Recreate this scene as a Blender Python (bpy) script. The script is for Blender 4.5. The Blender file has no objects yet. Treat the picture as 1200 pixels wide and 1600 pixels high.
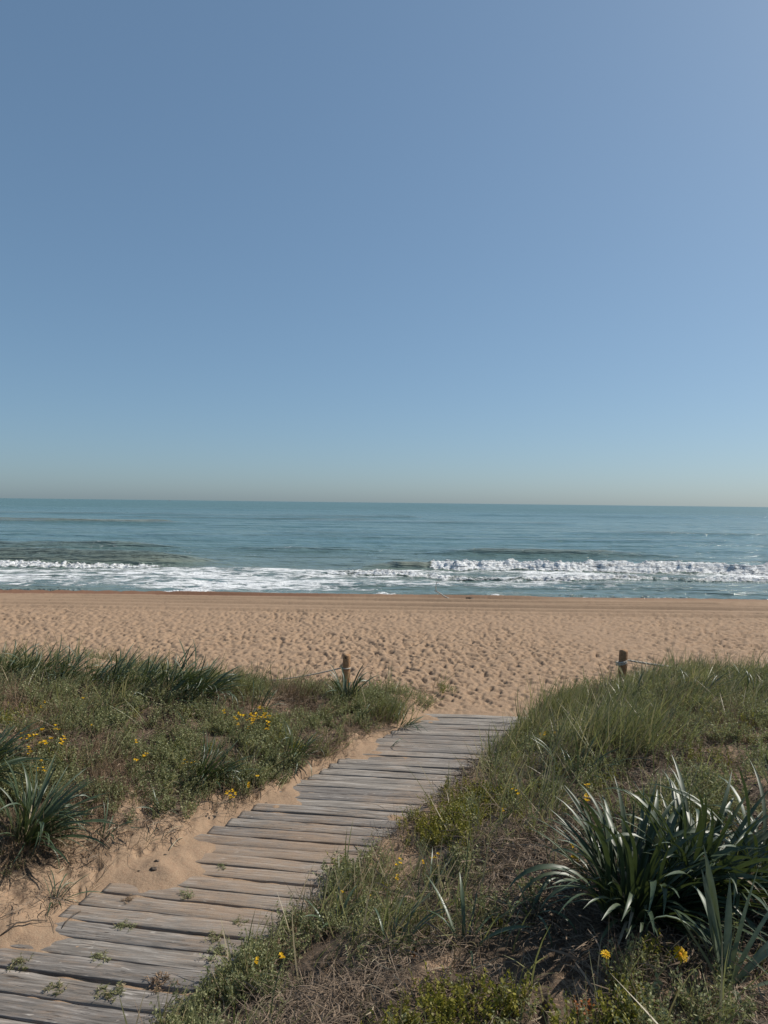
import bpy, math, random
import numpy as np
from mathutils import Vector, Matrix, Euler
R = math.radians
random.seed(7)
rng = np.random.default_rng(11)
sc = bpy.context.scene
COL = sc.collection

# ------------------------------------------------------------------ camera, sky, sun, exposure
EYE = Vector((0.0, 0.0, 2.2))
FPX = 1110.0
CAMROT = (Matrix.Rotation(R(90 - 0.77), 3, 'X') @ Matrix.Rotation(R(0.67), 3, 'Z'))
cd = bpy.data.cameras.new('camera')
cd.sensor_fit = 'VERTICAL'; cd.sensor_height = 36.0; cd.sensor_width = 27.0
cd.lens = FPX / 1600 * 36.0
cd.clip_start = 0.05; cd.clip_end = 30000
cam = bpy.data.objects.new('camera', cd); COL.objects.link(cam)
cam.matrix_world = Matrix.Translation(EYE) @ CAMROT.to_4x4()
sc.camera = cam

SUN_AZ, SUN_EL = 64.0, 42.0          # clockwise from +Y (out to sea), height
world = bpy.data.worlds.new('World'); sc.world = world; world.use_nodes = True
wt = world.node_tree; wt.nodes.clear()
sky = wt.nodes.new('ShaderNodeTexSky'); sky.sky_type = 'NISHITA'; sky.sun_disc = False
sky.sun_elevation = R(SUN_EL); sky.sun_rotation = R(SUN_AZ)
sky.altitude = 0; sky.air_density = 0.85; sky.dust_density = 1.0; sky.ozone_density = 10.0
bg = wt.nodes.new('ShaderNodeBackground'); bg.inputs['Strength'].default_value = 0.147
wo = wt.nodes.new('ShaderNodeOutputWorld')
gm = wt.nodes.new('ShaderNodeGamma'); gm.inputs['Gamma'].default_value = 0.6     # hazy air evens the sky out
tn = wt.nodes.new('ShaderNodeMix'); tn.data_type = 'RGBA'; tn.blend_type = 'MULTIPLY'; tn.inputs[0].default_value = 1; tn.inputs[7].default_value = (0.90, 1.0, 0.99, 1)
wt.links.new(sky.outputs[0], gm.inputs['Color']); wt.links.new(gm.outputs[0], tn.inputs[6]); wt.links.new(tn.outputs[2], bg.inputs[0]); wt.links.new(bg.outputs[0], wo.inputs[0])
sd = bpy.data.lights.new('sun', 'SUN'); sd.energy = 3.95; sd.angle = R(0.5); sd.color = (1.0, 0.94, 0.85)
sun = bpy.data.objects.new('sun', sd); COL.objects.link(sun)
sdir = Vector((math.sin(R(SUN_AZ)) * math.cos(R(SUN_EL)), math.cos(R(SUN_AZ)) * math.cos(R(SUN_EL)), math.sin(R(SUN_EL))))
sun.rotation_euler = sdir.to_track_quat('Z', 'Y').to_euler(); sun.location = sdir * 50
sc.view_settings.view_transform = 'Standard'; sc.view_settings.look = 'None'
sc.view_settings.exposure = 0.42; sc.view_settings.gamma = 1.0; sc.view_settings.use_curve_mapping = False
sc.cycles.max_bounces = 6; sc.cycles.diffuse_bounces = 3; sc.cycles.glossy_bounces = 3
sc.cycles.transmission_bounces = 3; sc.cycles.transparent_max_bounces = 4

# ------------------------------------------------------------------ noise and projection
def hsh(ix, iy, seed):
    n = (ix.astype(np.int64) * 374761393 + iy.astype(np.int64) * 668265263 + seed * 974634777) & 0xffffffff
    n = ((n ^ (n >> 13)) * 1274126177) & 0xffffffff
    n = (n ^ (n >> 16)) & 0xffffffff
    return n / 4294967295.0 * 2 - 1
def vn(x, y, seed=0):
    x = np.asarray(x, float); y = np.asarray(y, float)
    ix = np.floor(x); iy = np.floor(y); fx = x - ix; fy = y - iy
    fx = fx * fx * fx * (fx * (fx * 6 - 15) + 10); fy = fy * fy * fy * (fy * (fy * 6 - 15) + 10)
    a = hsh(ix, iy, seed); b = hsh(ix + 1, iy, seed); c = hsh(ix, iy + 1, seed); d = hsh(ix + 1, iy + 1, seed)
    return (a + (b - a) * fx) * (1 - fy) + (c + (d - c) * fx) * fy
def rot2(x, y, a):
    c, s = math.cos(a), math.sin(a)
    return x * c - y * s, x * s + y * c
def fbm(x, y, seed=0, octv=3, gain=0.5):
    t = 0.0; amp = 1.0
    for k in range(octv):
        xr, yr = rot2(x * 2 ** k, y * 2 ** k, 0.6 + k * 1.1)
        t = t + amp * vn(xr + 17.3 * k, yr - 9.1 * k, seed + k); amp *= gain
    return t
def sm(a, b, x):
    t = np.clip((np.asarray(x, float) - a) / (b - a), 0, 1)
    return t * t * (3 - 2 * t)
CR = np.array(CAMROT)
def project(x, y, z):
    d = np.stack([x - EYE.x, y - EYE.y, z - EYE.z], -1) @ CR
    w = np.maximum(-d[..., 2], 1e-3)
    return 600 + FPX * d[..., 0] / w, 800 - FPX * d[..., 1] / w, -d[..., 2]

def left_edge(y):
    return -1.86 + 0.589 * (np.asarray(y, float) - 3.53)
def uval(x, y):
    return (np.asarray(x, float) - left_edge(y)) * 0.862
def walk_u(y):
    return 1.10 + 0.11 * (1 - sm(3.1, 4.4, y))
WALK_END = 7.42
DRIFTS = [(-1.40, 4.40, 0.28, 0.28, 0.040), (-1.24, 4.14, 0.22, 0.14, 0.024), (-1.75, 3.55, 0.22, 0.14, 0.03),
          (-0.75, 5.25, 0.22, 0.2, 0.02), (-0.15, 6.35, 0.2, 0.3, 0.02), (0.25, 7.25, 0.3, 0.16, 0.03)]
def big_height(x, y):
    x = np.asarray(x, float); y = np.asarray(y, float)
    base = -0.42 * sm(7.6, 19.5, y) - 0.07 * sm(17.5, 20.2, y) - 0.10 * sm(20.4, 21.6, y)
    base = base - 2.0 * sm(20.6, 30.5, y) - 2.0 * sm(31, 75, y) + 0.45 * sm(2.2, -3.0, y)
    u = uval(x, y) + 0.05 * vn(x * 1.7, y * 1.7, 5) + 0.02 * vn(x * 6, y * 6, 6)
    yn = y + 0.5 * vn(x * 0.6, 3.0 + y * 0.1, 9)
    dl = -u
    zl = (0.05 * sm(-0.06, 0.16, dl) + 0.10 * sm(0.1, 0.6, dl) + 0.36 * sm(0.4, 1.7, dl)) * (1 - sm(6.6, 8.7, yn - 0.5 * sm(1.0, 3, dl)))
    ur = u - walk_u(y)
    zr = (0.05 * sm(-0.06, 0.1, ur) + 0.40 * sm(0.0, 1.2, ur) + 0.13 * sm(1.2, 2.6, ur) * (1 - 0.6 * sm(4.5, 6.5, y))) * (1 - sm(6.7, 8.8, yn - 0.3))
    on = sm(-0.02, 0.03, u) * (1 - sm(-0.04, 0.04, u - walk_u(y))) * (1 - sm(WALK_END - 0.1, WALK_END + 0.08, y)) * sm(-3, -2, y)
    z = base + zl + zr - 0.012 * on
    return z, on, u
def terrain(x, y, fine=True):
    x = np.asarray(x, float); y = np.asarray(y, float)
    z, on, u = big_height(x, y)
    off = 1 - on
    dune = (1 - sm(7.2, 8.8, y)) * off * sm(0.02, 0.5, np.maximum(-u, u - walk_u(y)))
    z = z + dune * (0.055 * fbm(x * 1.3, y * 1.3, 21, 3) + 0.016 * fbm(x * 5, y * 5, 31, 3))
    for dx, dy, sx, sy, a in DRIFTS:
        g = a * np.exp(-((x - dx) / sx) ** 2 - ((y - dy) / sy) ** 2)
        z = z + g * (1 + 0.35 * vn(x * 9, y * 9, 41))
    if fine:
        beach = sm(7.2, 8.0, y) * (1 - sm(20.8, 24, y))
        sand = np.maximum(beach, 0.55 * off * (1 - sm(7, 8, y)))
        d1 = vn(x * 3.6 + 0.3 * vn(x * 2, y * 2, 3), y * 3.2, 51)
        d2 = vn(*rot2(x * 17.0, y * 13.0, 0.35), 52)
        d3 = vn(*rot2(x * 25, y * 21, 1.1), 53)
        foot = -np.maximum(0, d2 - 0.08) * 0.082 + 0.016 * d1 - np.maximum(0, d3 - 0.1) * 0.042 + 0.012 * vn(*rot2(x * 6, y * 6, 2.0), 54)
        calm = (1 - 0.85 * sm(15.8, 17.6, y)) * (0.75 + 0.35 * vn(x * .5, y * .5, 57))          # smoother swept strip along the berm
        z = z + sand * foot * calm
        # wheel and tide lines running along the berm
        yy = y + 0.10 * vn(x * 0.25, 0.5, 61) + 0.018 * x
        for yc, a, w in ((16.6, .035, .14), (17.3, .03, .10), (18.1, .05, .14), (18.9, .035, .10), (19.5, .05, .12), (20.3, .05, .16)):
            brk = 0.95 + 0.7 * vn(x * 0.35 + yc * 3, yc, 63)
            z = z - brk * a * np.exp(-((yy - yc) / w) ** 2) + brk * 0.8 * a * np.exp(-((yy - yc - 1.7 * w) / w) ** 2)
        z = z + on * (0.006 * fbm(x * 7, y * 7, 71, 2))
    return z
def ground(x, y):
    return float(terrain(np.array([x]), np.array([y]))[0])
def at(px, py):
    """the point of the ground seen at a photograph pixel"""
    d = Vector(CAMROT @ Vector(((px - 600) / FPX, (800 - py) / FPX, -1.0))); 
    t = np.linspace(1.5, 34, 6500)
    xs = EYE.x + d.x * t; ys = EYE.y + d.y * t; zs = EYE.z + d.z * t
    g = terrain(xs, ys)
    k = int(np.argmax(zs <= g))
    return float(xs[k]), float(ys[k]), float(g[k])

# ------------------------------------------------------------------ ground cover map (what grows where)
ROWS = ["........................",
        "LLLLLLLGgg...g...GGGGGGG",
        "DGLLLLLDdDhhG...GGGGGGGG",
        "hDHHHHHYYDGDs...GGGGGDDh",
        "YYDDHHHHHHDss..GGGGGThhh",
        "HYDDDHHHHss....gggGTTHhh",
        "HDDDsHsss.....yygGTTHHhT",
        "DDdssss......yyTgTTTHHTT",
        "DDdssS.......yhTTTTTTHTT",
        "DddsSS....HHhTgTTTTTTTTT",
        "ssS......HHGhTggTTTTTTTT",
        "S........HGGGTTTTTTTTTTT",
        ".......HHHGTTttTTtTTTtTT",
        "......HHHTttttTTTtthhTss",
        ".....HHGTTTTyyyyyyyyhhhT"]
MAP = np.array([[ord(c) for c in r] for r in ROWS])
LIT = {'H': .75, 'h': .5, 'G': .7, 'g': .55, 'D': .6, 'd': .35, 'L': .7, 'Y': .7, 'y': .7, 'T': 1.0, 't': .5, 's': .14, 'S': .03, '.': 0}  # litter cover; T and t raised to paint shade into the lower right
LIT_SHADE_M = np.array([[LIT[c] for c in r] for r in ROWS])
def veg_zone(x, y):
    u = uval(x, y)
    return (1 - sm(7.9, 8.8, y)) * (1 - sm(-0.06, 0.0, u) * (1 - sm(-0.10, 0.02, u - walk_u(y))))
def cover(x, y, z, jit):
    px, py, w = project(x, y, z)
    px = px + jit * rng.normal(0, 14, px.shape); py = py + jit * rng.normal(0, 9, px.shape)
    c = np.clip((px / 50).astype(int), 0, 23); r = np.clip(((py - 1000) / 40).astype(int), 0, 14)
    code = MAP[r, c]
    code = np.where((code == ord('.')) & (y < 7.2), ord('s'), code)
    return code
def litter_shade_amount(x, y, z):
    px, py, w = project(x, y, z)
    fx = np.clip(px / 50 - 0.5, 0, 22.999); fy = np.clip((py - 1000) / 40 - 0.5, 0, 13.999)
    ix = fx.astype(int); iy = fy.astype(int); tx = fx - ix; ty = fy - iy
    v = (LIT_SHADE_M[iy, ix] * (1 - tx) + LIT_SHADE_M[iy, ix + 1] * tx) * (1 - ty) + (LIT_SHADE_M[iy + 1, ix] * (1 - tx) + LIT_SHADE_M[iy + 1, ix + 1] * tx) * ty
    v = np.where(y < 1.8, 0.5, v)
    u = uval(x, y)
    ok = (1 - sm(7.3, 8.3, y)) * (1 - sm(-0.15, 0.0, u) * (1 - sm(-0.10, 0.02, u - walk_u(y))))
    return v * ok

# ------------------------------------------------------------------ mesh helpers
def mesh_np(name, verts, faces, mat=None, smooth=True, attrs=None, matidx=None):
    verts = np.asarray(verts, np.float32); faces = np.asarray(faces, np.int32)
    me = bpy.data.meshes.new(name)
    k = faces.shape[1]
    me.vertices.add(len(verts)); me.vertices.foreach_set('co', verts.ravel())
    me.loops.add(faces.size); me.loops.foreach_set('vertex_index', faces.ravel())
    me.polygons.add(len(faces)); me.polygons.foreach_set('loop_start', np.arange(0, faces.size, k, dtype=np.int32))
    me.polygons.foreach_set('use_smooth', np.full(len(faces), smooth))
    for m in (mat if isinstance(mat, (list, tuple)) else [mat]):
        if m: me.materials.append(m)
    if matidx is not None: me.polygons.foreach_set('material_index', np.asarray(matidx, np.int32))
    for a, v in (attrs or {}).items():
        at_ = me.attributes.new(a, 'FLOAT', 'POINT'); at_.data.foreach_set('value', np.asarray(v, np.float32).ravel())
    me.update(calc_edges=True); me.validate()
    return me
def link(name, me, parent=None, loc=None, rot=None, scale=None):
    o = bpy.data.objects.new(name, me); COL.objects.link(o)
    if parent: o.parent = parent
    if loc is not None: o.location = loc
    if rot is not None: o.rotation_euler = rot
    if scale is not None: o.scale = scale if hasattr(scale, '__len__') else (scale,) * 3
    return o
def tag(o, label=None, cat=None, group=None, kind=None):
    if label: o['label'] = label
    if cat: o['category'] = cat
    if group: o['group'] = group
    if kind: o['kind'] = kind
    return o
class MB:
    def __init__(s): s.v = []; s.f = []; s.m = []; s.n = 0
    def add(s, v, f, m=0):
        v = np.asarray(v, float); f = [tuple(i + s.n for i in q) for q in f]
        s.v.append(v); s.f += f; s.m += [m] * len(f); s.n += len(v)
    def ribbon(s, pts, widths, side, fold=0.0, m=0):
        pts = np.asarray(pts, float); n = len(pts); side = np.asarray(side, float)
        if side.ndim == 1: side = np.tile(side, (n, 1))
        w = np.asarray(widths, float)[:, None]
        if fold:
            tan = np.gradient(pts, axis=0); nor = np.cross(tan, side); nor /= np.linalg.norm(nor, axis=1)[:, None] + 1e-9
            v = np.concatenate([pts - side * w / 2, pts - nor * w * fold, pts + side * w / 2])
            f = []
            for i in range(n - 1):
                f += [(i, n + i, n + i + 1, i + 1), (n + i, 2 * n + i, 2 * n + i + 1, n + i + 1)]
        else:
            v = np.concatenate([pts - side * w / 2, pts + side * w / 2])
            f = [(i, n + i, n + i + 1, i + 1) for i in range(n - 1)]
        s.add(v, f, m)
    def tube(s, pts, rad, k=6, m=0, cap=True):
        pts = [Vector(p) for p in pts]; n = len(pts); v = []
        rad = rad if hasattr(rad, '__len__') else [rad] * n
        up = Vector((0.31, 0.2, 0.93))
        for i in range(n):
            t = (pts[min(i + 1, n - 1)] - pts[max(i - 1, 0)]).normalized()
            a = t.cross(up)
            if a.length < 0.05: a = t.cross(Vector((1, 0, 0)))
            a.normalize(); b = t.cross(a)
            for j in range(k):
                an = 2 * math.pi * j / k
                v.append(pts[i] + (a * math.cos(an) + b * math.sin(an)) * rad[i])
        f = [(i * k + j, i * k + (j + 1) % k, (i + 1) * k + (j + 1) % k, (i + 1) * k + j) for i in range(n - 1) for j in range(k)]
        if cap:
            f += [tuple(range(k))[::-1], tuple((n - 1) * k + j for j in range(k))]
        s.add([tuple(p) for p in v], f, m)
    def mesh(s, name, mat, smooth=True):
        me = bpy.data.meshes.new(name)
        me.from_pydata(np.concatenate(s.v).tolist(), [], s.f)
        for m_ in (mat if isinstance(mat, (list, tuple)) else [mat]): me.materials.append(m_)
        me.polygons.foreach_set('material_index', s.m)
        me.polygons.foreach_set('use_smooth', [smooth] * len(s.f)); me.update()
        return me

# ------------------------------------------------------------------ materials
def newmat(name):
    m = bpy.data.materials.new(name); m.use_nodes = True; t = m.node_tree
    return m, t, t.nodes['Principled BSDF']
def N(t, typ, **kw):
    n = t.nodes.new(typ)
    for k, v in kw.items():
        if k in n.inputs: n.inputs[k].default_value = v
        else: setattr(n, k, v)
    return n
def noise(t, vec, scale, detail=3, rough=0.5, dist=0.0):
    n = N(t, 'ShaderNodeTexNoise'); n.inputs['Scale'].default_value = scale; n.inputs['Detail'].default_value = detail
    n.inputs['Roughness'].default_value = rough; n.inputs['Distortion'].default_value = dist
    if vec is not None: t.links.new(vec, n.inputs['Vector'])
    return n.outputs['Fac']
def ramp(t, fac, stops):
    n = t.nodes.new('ShaderNodeValToRGB'); e = n.color_ramp.elements
    while len(e) < len(stops): e.new(0.5)
    for el, (p, c) in zip(e, stops):
        el.position = p; el.color = (c if hasattr(c, '__len__') else (c, c, c)) + (1,) if hasattr(c, '__len__') else (c, c, c, 1)
    t.links.new(fac, n.inputs[0]); return n.outputs[0]
def mixc(t, fac, a, b, mode='MIX'):
    n = t.nodes.new('ShaderNodeMix'); n.data_type = 'RGBA'; n.blend_type = mode
    for s, v in ((0, fac), (6, a), (7, b)):
        if isinstance(v, bpy.types.NodeSocket): t.links.new(v, n.inputs[s])
        elif hasattr(v, '__len__'): n.inputs[s].default_value = tuple(v) + (1,)
        else: n.inputs[s].default_value = v
    return n.outputs[2]
def math_(t, op, a, b=None, clamp=False):
    n = t.nodes.new('ShaderNodeMath'); n.operation = op; n.use_clamp = clamp
    for s, v in ((0, a), (1, b)):
        if v is None: continue
        if isinstance(v, bpy.types.NodeSocket): t.links.new(v, n.inputs[s])
        else: n.inputs[s].default_value = v
    return n.outputs[0]
def mapping(t, vec, scale=(1, 1, 1), loc=None):
    n = t.nodes.new('ShaderNodeMapping'); n.inputs['Scale'].default_value = scale
    t.links.new(vec, n.inputs['Vector'])
    if loc is not None: t.links.new(loc, n.inputs['Location'])
    return n.outputs[0]
def bump(t, h, strength, dist, chain=None):
    n = t.nodes.new('ShaderNodeBump'); n.inputs['Strength'].default_value = strength; n.inputs['Distance'].default_value = dist
    t.links.new(h, n.inputs['Height'])
    if chain is not None: t.links.new(chain, n.inputs['Normal'])
    return n.outputs[0]

SAND_A, SAND_B = (0.315, 0.218, 0.138), (0.235, 0.158, 0.100)
def sand_color(t, pos):
    n1 = noise(t, pos, 2.2, 4, 0.6); n2 = noise(t, pos, 240, 2, 0.6); n3 = noise(t, pos, 28, 3, 0.6)
    c = mixc(t, n1, SAND_A, SAND_B)
    c = mixc(t, ramp(t, n2, [(0.36, 0.0), (0.66, 1.0)]), mixc(t, 0.5, c, (0.22, 0.13, 0.08)), mixc(t, 0.15, c, (0.78, 0.62, 0.44)))
    c = mixc(t, math_(t, 'MULTIPLY', ramp(t, n3, [(0.45, 0.0), (0.75, 1.0)]), 0.35), c, (0.27, 0.16, 0.10))
    return c, n2, n3
m_sand, t, p = newmat('sand')
geo = N(t, 'ShaderNodeNewGeometry'); pos = geo.outputs['Position']
c, n2, n3 = sand_color(t, pos)
la = N(t, 'ShaderNodeAttribute', attribute_name='litter').outputs['Fac']  # litter cover together with the shade painted in through it
ln = noise(t, pos, 60, 5, 0.75, 0.6); ln2 = noise(t, pos, 9, 4, 0.65)
lf = math_(t, 'ADD', math_(t, 'MULTIPLY', la, 1.25), math_(t, 'MULTIPLY', math_(t, 'SUBTRACT', ln, 0.5), 1.6))
lf = math_(t, 'ADD', lf, math_(t, 'MULTIPLY', math_(t, 'SUBTRACT', ln2, 0.5), 1.0))
lf = ramp(t, lf, [(0.58, 0.0), (0.80, 0.9)])
lc = mixc(t, ln, (0.025, 0.019, 0.015), (0.15, 0.11, 0.078))  # litter browns, darkened so the colour also holds the shade of hollows
c = mixc(t, lf, c, lc)
wet = N(t, 'ShaderNodeAttribute', attribute_name='wet').outputs['Fac']
c = mixc(t, wet, c, (0.16, 0.075, 0.045))
t.links.new(c, p.inputs['Base Color'])
p.inputs['Roughness'].default_value = 0.95; p.inputs['Specular IOR Level'].default_value = 0.15
b1 = bump(t, n3, 0.6, 0.012); b2 = bump(t, n2, 0.35, 0.003, b1)
b3 = bump(t, math_(t, 'MULTIPLY', ln, lf), 0.8, 0.012, b2)
t.links.new(b3, p.inputs['Normal'])

def wood_mat(name, base, dark, light, sandy=True):
    m, t, p = newmat(name)
    tc = N(t, 'ShaderNodeTexCoord'); oi = N(t, 'ShaderNodeObjectInfo')
    cb = N(t, 'ShaderNodeCombineXYZ'); t.links.new(math_(t, 'MULTIPLY', oi.outputs['Random'], 37.0), cb.inputs[0])
    t.links.new(math_(t, 'MULTIPLY', oi.outputs['Random'], 91.0), cb.inputs[1])
    v = mapping(t, tc.outputs['Object'], (1.0, 17, 17), cb.outputs[0])
    g1 = noise(t, v, 3.0, 6, 0.65, 0.4)
    v2 = mapping(t, tc.outputs['Object'], (2.6, 75, 75), cb.outputs[0]); g2 = noise(t, v2, 3.0, 4, 0.7, 0.3)
    v3 = mapping(t, tc.outputs['Object'], (0.9, 16, 16), cb.outputs[0]); g3 = noise(t, v3, 4.0, 3, 0.6, 1.2)
    c = ramp(t, g1, [(0.28, dark), (0.5, base), (0.74, light)])
    c = mixc(t, math_(t, 'MULTIPLY', ramp(t, g2, [(0.42, 0.0), (0.62, 1.0)]), 0.45), c, tuple(k * 0.45 for k in base))
    crack = ramp(t, g3, [(0.33, 1.0), (0.385, 0.0)])
    c = mixc(t, math_(t, 'MULTIPLY', crack, 0.75), c, (0.03, 0.022, 0.018))
    hue = ramp(t, oi.outputs['Random'], [(0.0, (0.80, 0.78, 0.78)), (0.5, (1.0, 0.97, 0.94)), (1.0, (1.2, 1.16, 1.12))])
    c = mixc(t, 1.0, c, hue, 'MULTIPLY')
    scf = noise(t, mapping(t, tc.outputs['Object'], (5, 22, 22), cb.outputs[0]), 1.6, 3, 0.6, 0.8)
    c = mixc(t, math_(t, 'MULTIPLY', ramp(t, scf, [(0.66, 0.0), (0.72, 1.0)]), 0.6), c, tuple(min(.62, k * 2.6) for k in base))
    if sandy:
        pos = N(t, 'ShaderNodeNewGeometry').outputs['Position']
        sc_, s2, s3 = sand_color(t, pos)
        a = noise(t, pos, 1.5, 3, 0.6); b = noise(t, mapping(t, pos, (5, 16, 5)), 2.2, 5, 0.7, 0.3)
        k = math_(t, 'ADD', math_(t, 'MULTIPLY', a, 1.1), math_(t, 'MULTIPLY', b, 0.9))
        k = math_(t, 'ADD', k, math_(t, 'MULTIPLY', math_(t, 'SUBTRACT', g2, 0.5), -0.7))
        # drifted sand lies thickest over the middle of the walk near the left drift
        dv = N(t, 'ShaderNodeVectorMath', operation='DISTANCE'); dv.inputs[1].default_value = (-0.95, 4.3, 0)
        t.links.new(pos, dv.inputs[0])
        k = math_(t, 'ADD', k, ramp(t, dv.outputs['Value'], [(0.0, 0.40), (1.0, 0.0)]))
        sf = ramp(t, k, [(1.03, 0.0), (1.0, 0.0)])
        sf = math_(t, 'MULTIPLY', math_(t, 'SUBTRACT', k, 0.96), 2.4, True)
        sf = math_(t, 'MULTIPLY', sf, 0.72)
        c = mixc(t, sf, c, sc_)
    t.links.new(c, p.inputs['Base Color']); p.inputs['Roughness'].default_value = 0.85
    p.inputs['Specular IOR Level'].default_value = 0.25
    hh = math_(t, 'SUBTRACT', math_(t, 'ADD', g1, g2), math_(t, 'MULTIPLY', crack, 1.2))
    t.links.new(bump(t, hh, 0.55, 0.004), p.inputs['Normal'])
    return m
m_plank = wood_mat('weathered grey wood', (0.225, 0.205, 0.182), (0.085, 0.077, 0.068), (0.47, 0.44, 0.405))
m_post = wood_mat('brown post wood', (0.32, 0.19, 0.10), (0.17, 0.10, 0.055), (0.46, 0.30, 0.18), False)

def leaf_mat(name, ca, cb, rough=0.45, trans=0.25, spec=0.5, obj_var=0.35, tip=None):
    m, t, p = newmat(name)
    oi = N(t, 'ShaderNodeObjectInfo'); pos = N(t, 'ShaderNodeNewGeometry').outputs['Position']
    n = noise(t, pos, 3.0, 3, 0.6); n_f = noise(t, pos, 45, 2, 0.5)
    isl = N(t, 'ShaderNodeNewGeometry').outputs['Random Per Island']
    k = math_(t, 'ADD', math_(t, 'MULTIPLY', math_(t, 'ADD', math_(t, 'MULTIPLY', oi.outputs['Random'], 0.4), math_(t, 'MULTIPLY', isl, 1.0)), obj_var), math_(t, 'MULTIPLY', n, 0.6))
    k = math_(t, 'ADD', k, math_(t, 'MULTIPLY', math_(t, 'SUBTRACT', n_f, 0.5), 0.9), True)
    c = mixc(t, ramp(t, k, [(0.2, 0.0), (0.95, 1.0)]), ca, cb)
    if tip:
        c = mixc(t, math_(t, 'GREATER_THAN', isl, tip[0]), c, tip[1])
    t.links.new(c, p.inputs['Base Color']); p.inputs['Roughness'].default_value = rough
    p.inputs['Specular IOR Level'].default_value = spec
    if trans > 0:
        tr = N(t, 'ShaderNodeBsdfTranslucent'); mx = N(t, 'ShaderNodeMixShader'); mx.inputs[0].default_value = trans
        t.links.new(mixc(t, 0.35, c, (0.16, 0.2, 0.02)), tr.inputs['Color'])
        t.links.new(p.outputs[0], mx.inputs[1]); t.links.new(tr.outputs[0], mx.inputs[2])
        t.links.new(mx.outputs[0], t.nodes['Material Output'].inputs[0])
    return m
m_lily = leaf_mat('waxy dark strap leaf', (0.024, 0.043, 0.018), (0.070, 0.100, 0.046), 0.47, 0.14, 0.6)
m_lily2 = leaf_mat('blue green strap leaf', (0.035, 0.060, 0.028), (0.085, 0.115, 0.060), 0.40, 0.13, 0.45)
m_pale = leaf_mat('pale grey green leaf', (0.09, 0.12, 0.075), (0.19, 0.23, 0.16), 0.5, 0.15, 0.5)
m_herb = leaf_mat('feathery herb leaf', (0.070, 0.088, 0.032), (0.38, 0.38, 0.20), 0.6, 0.38, 0.3, 0.6, (0.90, (0.24, 0.17, 0.10)))
m_spurge = leaf_mat('yellow green leaf', (0.12, 0.12, 0.022), (0.36, 0.31, 0.05), 0.55, 0.3, 0.3)
m_grass = leaf_mat('dune grass blade', (0.045, 0.060, 0.020), (0.27, 0.26, 0.12), 0.45, 0.38, 0.45, 0.75, (0.80, (0.36, 0.29, 0.17)))
m_dry = leaf_mat('dry stem', (0.085, 0.050, 0.034), (0.29, 0.20, 0.125), 0.8, 0.1, 0.2, 0.6)
m_straw = leaf_mat('pale straw', (0.30, 0.24, 0.16), (0.48, 0.40, 0.28), 0.7, 0.2, 0.3)
m_litter = leaf_mat('dead leaf litter', (0.025, 0.019, 0.015), (0.23, 0.17, 0.12), 0.85, 0.0, 0.2, 0.9)
m_petal = leaf_mat('yellow petal', (0.62, 0.34, 0.008), (0.80, 0.52, 0.015), 0.6, 0.3, 0.2)
m_disc = leaf_mat('flower centre', (0.45, 0.17, 0.01), (0.6, 0.3, 0.01), 0.8, 0.0, 0.2)
m_orange = leaf_mat('orange dying leaf', (0.30, 0.07, 0.015), (0.42, 0.18, 0.02), 0.6, 0.2, 0.3)
def plain(name, c, rough=0.8, spec=0.3):
    m, t, p = newmat(name)
    pos = N(t, 'ShaderNodeNewGeometry').outputs['Position']; n = noise(t, pos, 40, 4, 0.6)
    t.links.new(mixc(t, n, tuple(k * 0.6 for k in c), tuple(min(1, k * 1.4) for k in c)), p.inputs['Base Color'])
    p.inputs['Roughness'].default_value = rough; p.inputs['Specular IOR Level'].default_value = spec
    t.links.new(bump(t, n, 0.5, 0.004), p.inputs['Normal'])
    return m
m_rope = plain('pale rope', (0.42, 0.38, 0.32))
m_drift = plain('bleached driftwood', (0.42, 0.38, 0.33)); m_weed = plain('dark seaweed', (0.03, 0.022, 0.018), 0.6)
m_clod = plain('dark clod', (0.10, 0.075, 0.055)); m_hull = plain('white boat paint', (0.5, 0.5, 0.5)); m_knot = plain('dark knot hole', (0.02, 0.015, 0.012))

# water: clear teal offshore, sandy olive close in, white foam where the surface carries it
m_sea, t, p = newmat('sea water')
pos = N(t, 'ShaderNodeNewGeometry').outputs['Position']
foam = N(t, 'ShaderNodeAttribute', attribute_name='foam').outputs['Fac']
murk = N(t, 'ShaderNodeAttribute', attribute_name='murk').outputs['Fac']
far = N(t, 'ShaderNodeAttribute', attribute_name='far').outputs['Fac']
wc = mixc(t, murk, (0.070, 0.145, 0.143), (0.24, 0.225, 0.150))
big = noise(t, mapping(t, pos, (0.012, 0.05, 1)), 1.0, 3, 0.6)
wc = mixc(t, ramp(t, big, [(0.35, 0.0), (0.65, 0.8)]), wc, (0.11, 0.185, 0.185))
f1 = noise(t, mapping(t, pos, (0.75, 1.5, 1.0)), 1.3, 6, 0.68, 0.9)
vor = N(t, 'ShaderNodeTexVoronoi', feature='DISTANCE_TO_EDGE'); vor.inputs['Scale'].default_value = 1.0
wv = t.nodes.new('ShaderNodeVectorMath'); wv.operation = 'ADD'
nz = N(t, 'ShaderNodeTexNoise'); nz.inputs['Scale'].default_value = 1.1; nz.inputs['Detail'].default_value = 4
t.links.new(pos, nz.inputs['Vector']); t.links.new(mapping(t, pos, (0.8, 1.3, 0.5)), wv.inputs[0]); t.links.new(nz.outputs['Color'], wv.inputs[1])
t.links.new(wv.outputs[0], vor.inputs['Vector'])
lace = math_(t, 'SUBTRACT', 0.5, math_(t, 'MULTIPLY', vor.outputs['Distance'], 1.8))
fv = math_(t, 'ADD', math_(t, 'MULTIPLY', f1, 0.95), math_(t, 'MULTIPLY', lace, 0.25))
fv = math_(t, 'ADD', fv, math_(t, 'MULTIPLY', math_(t, 'SUBTRACT', foam, 1.0), 0.62))
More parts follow.
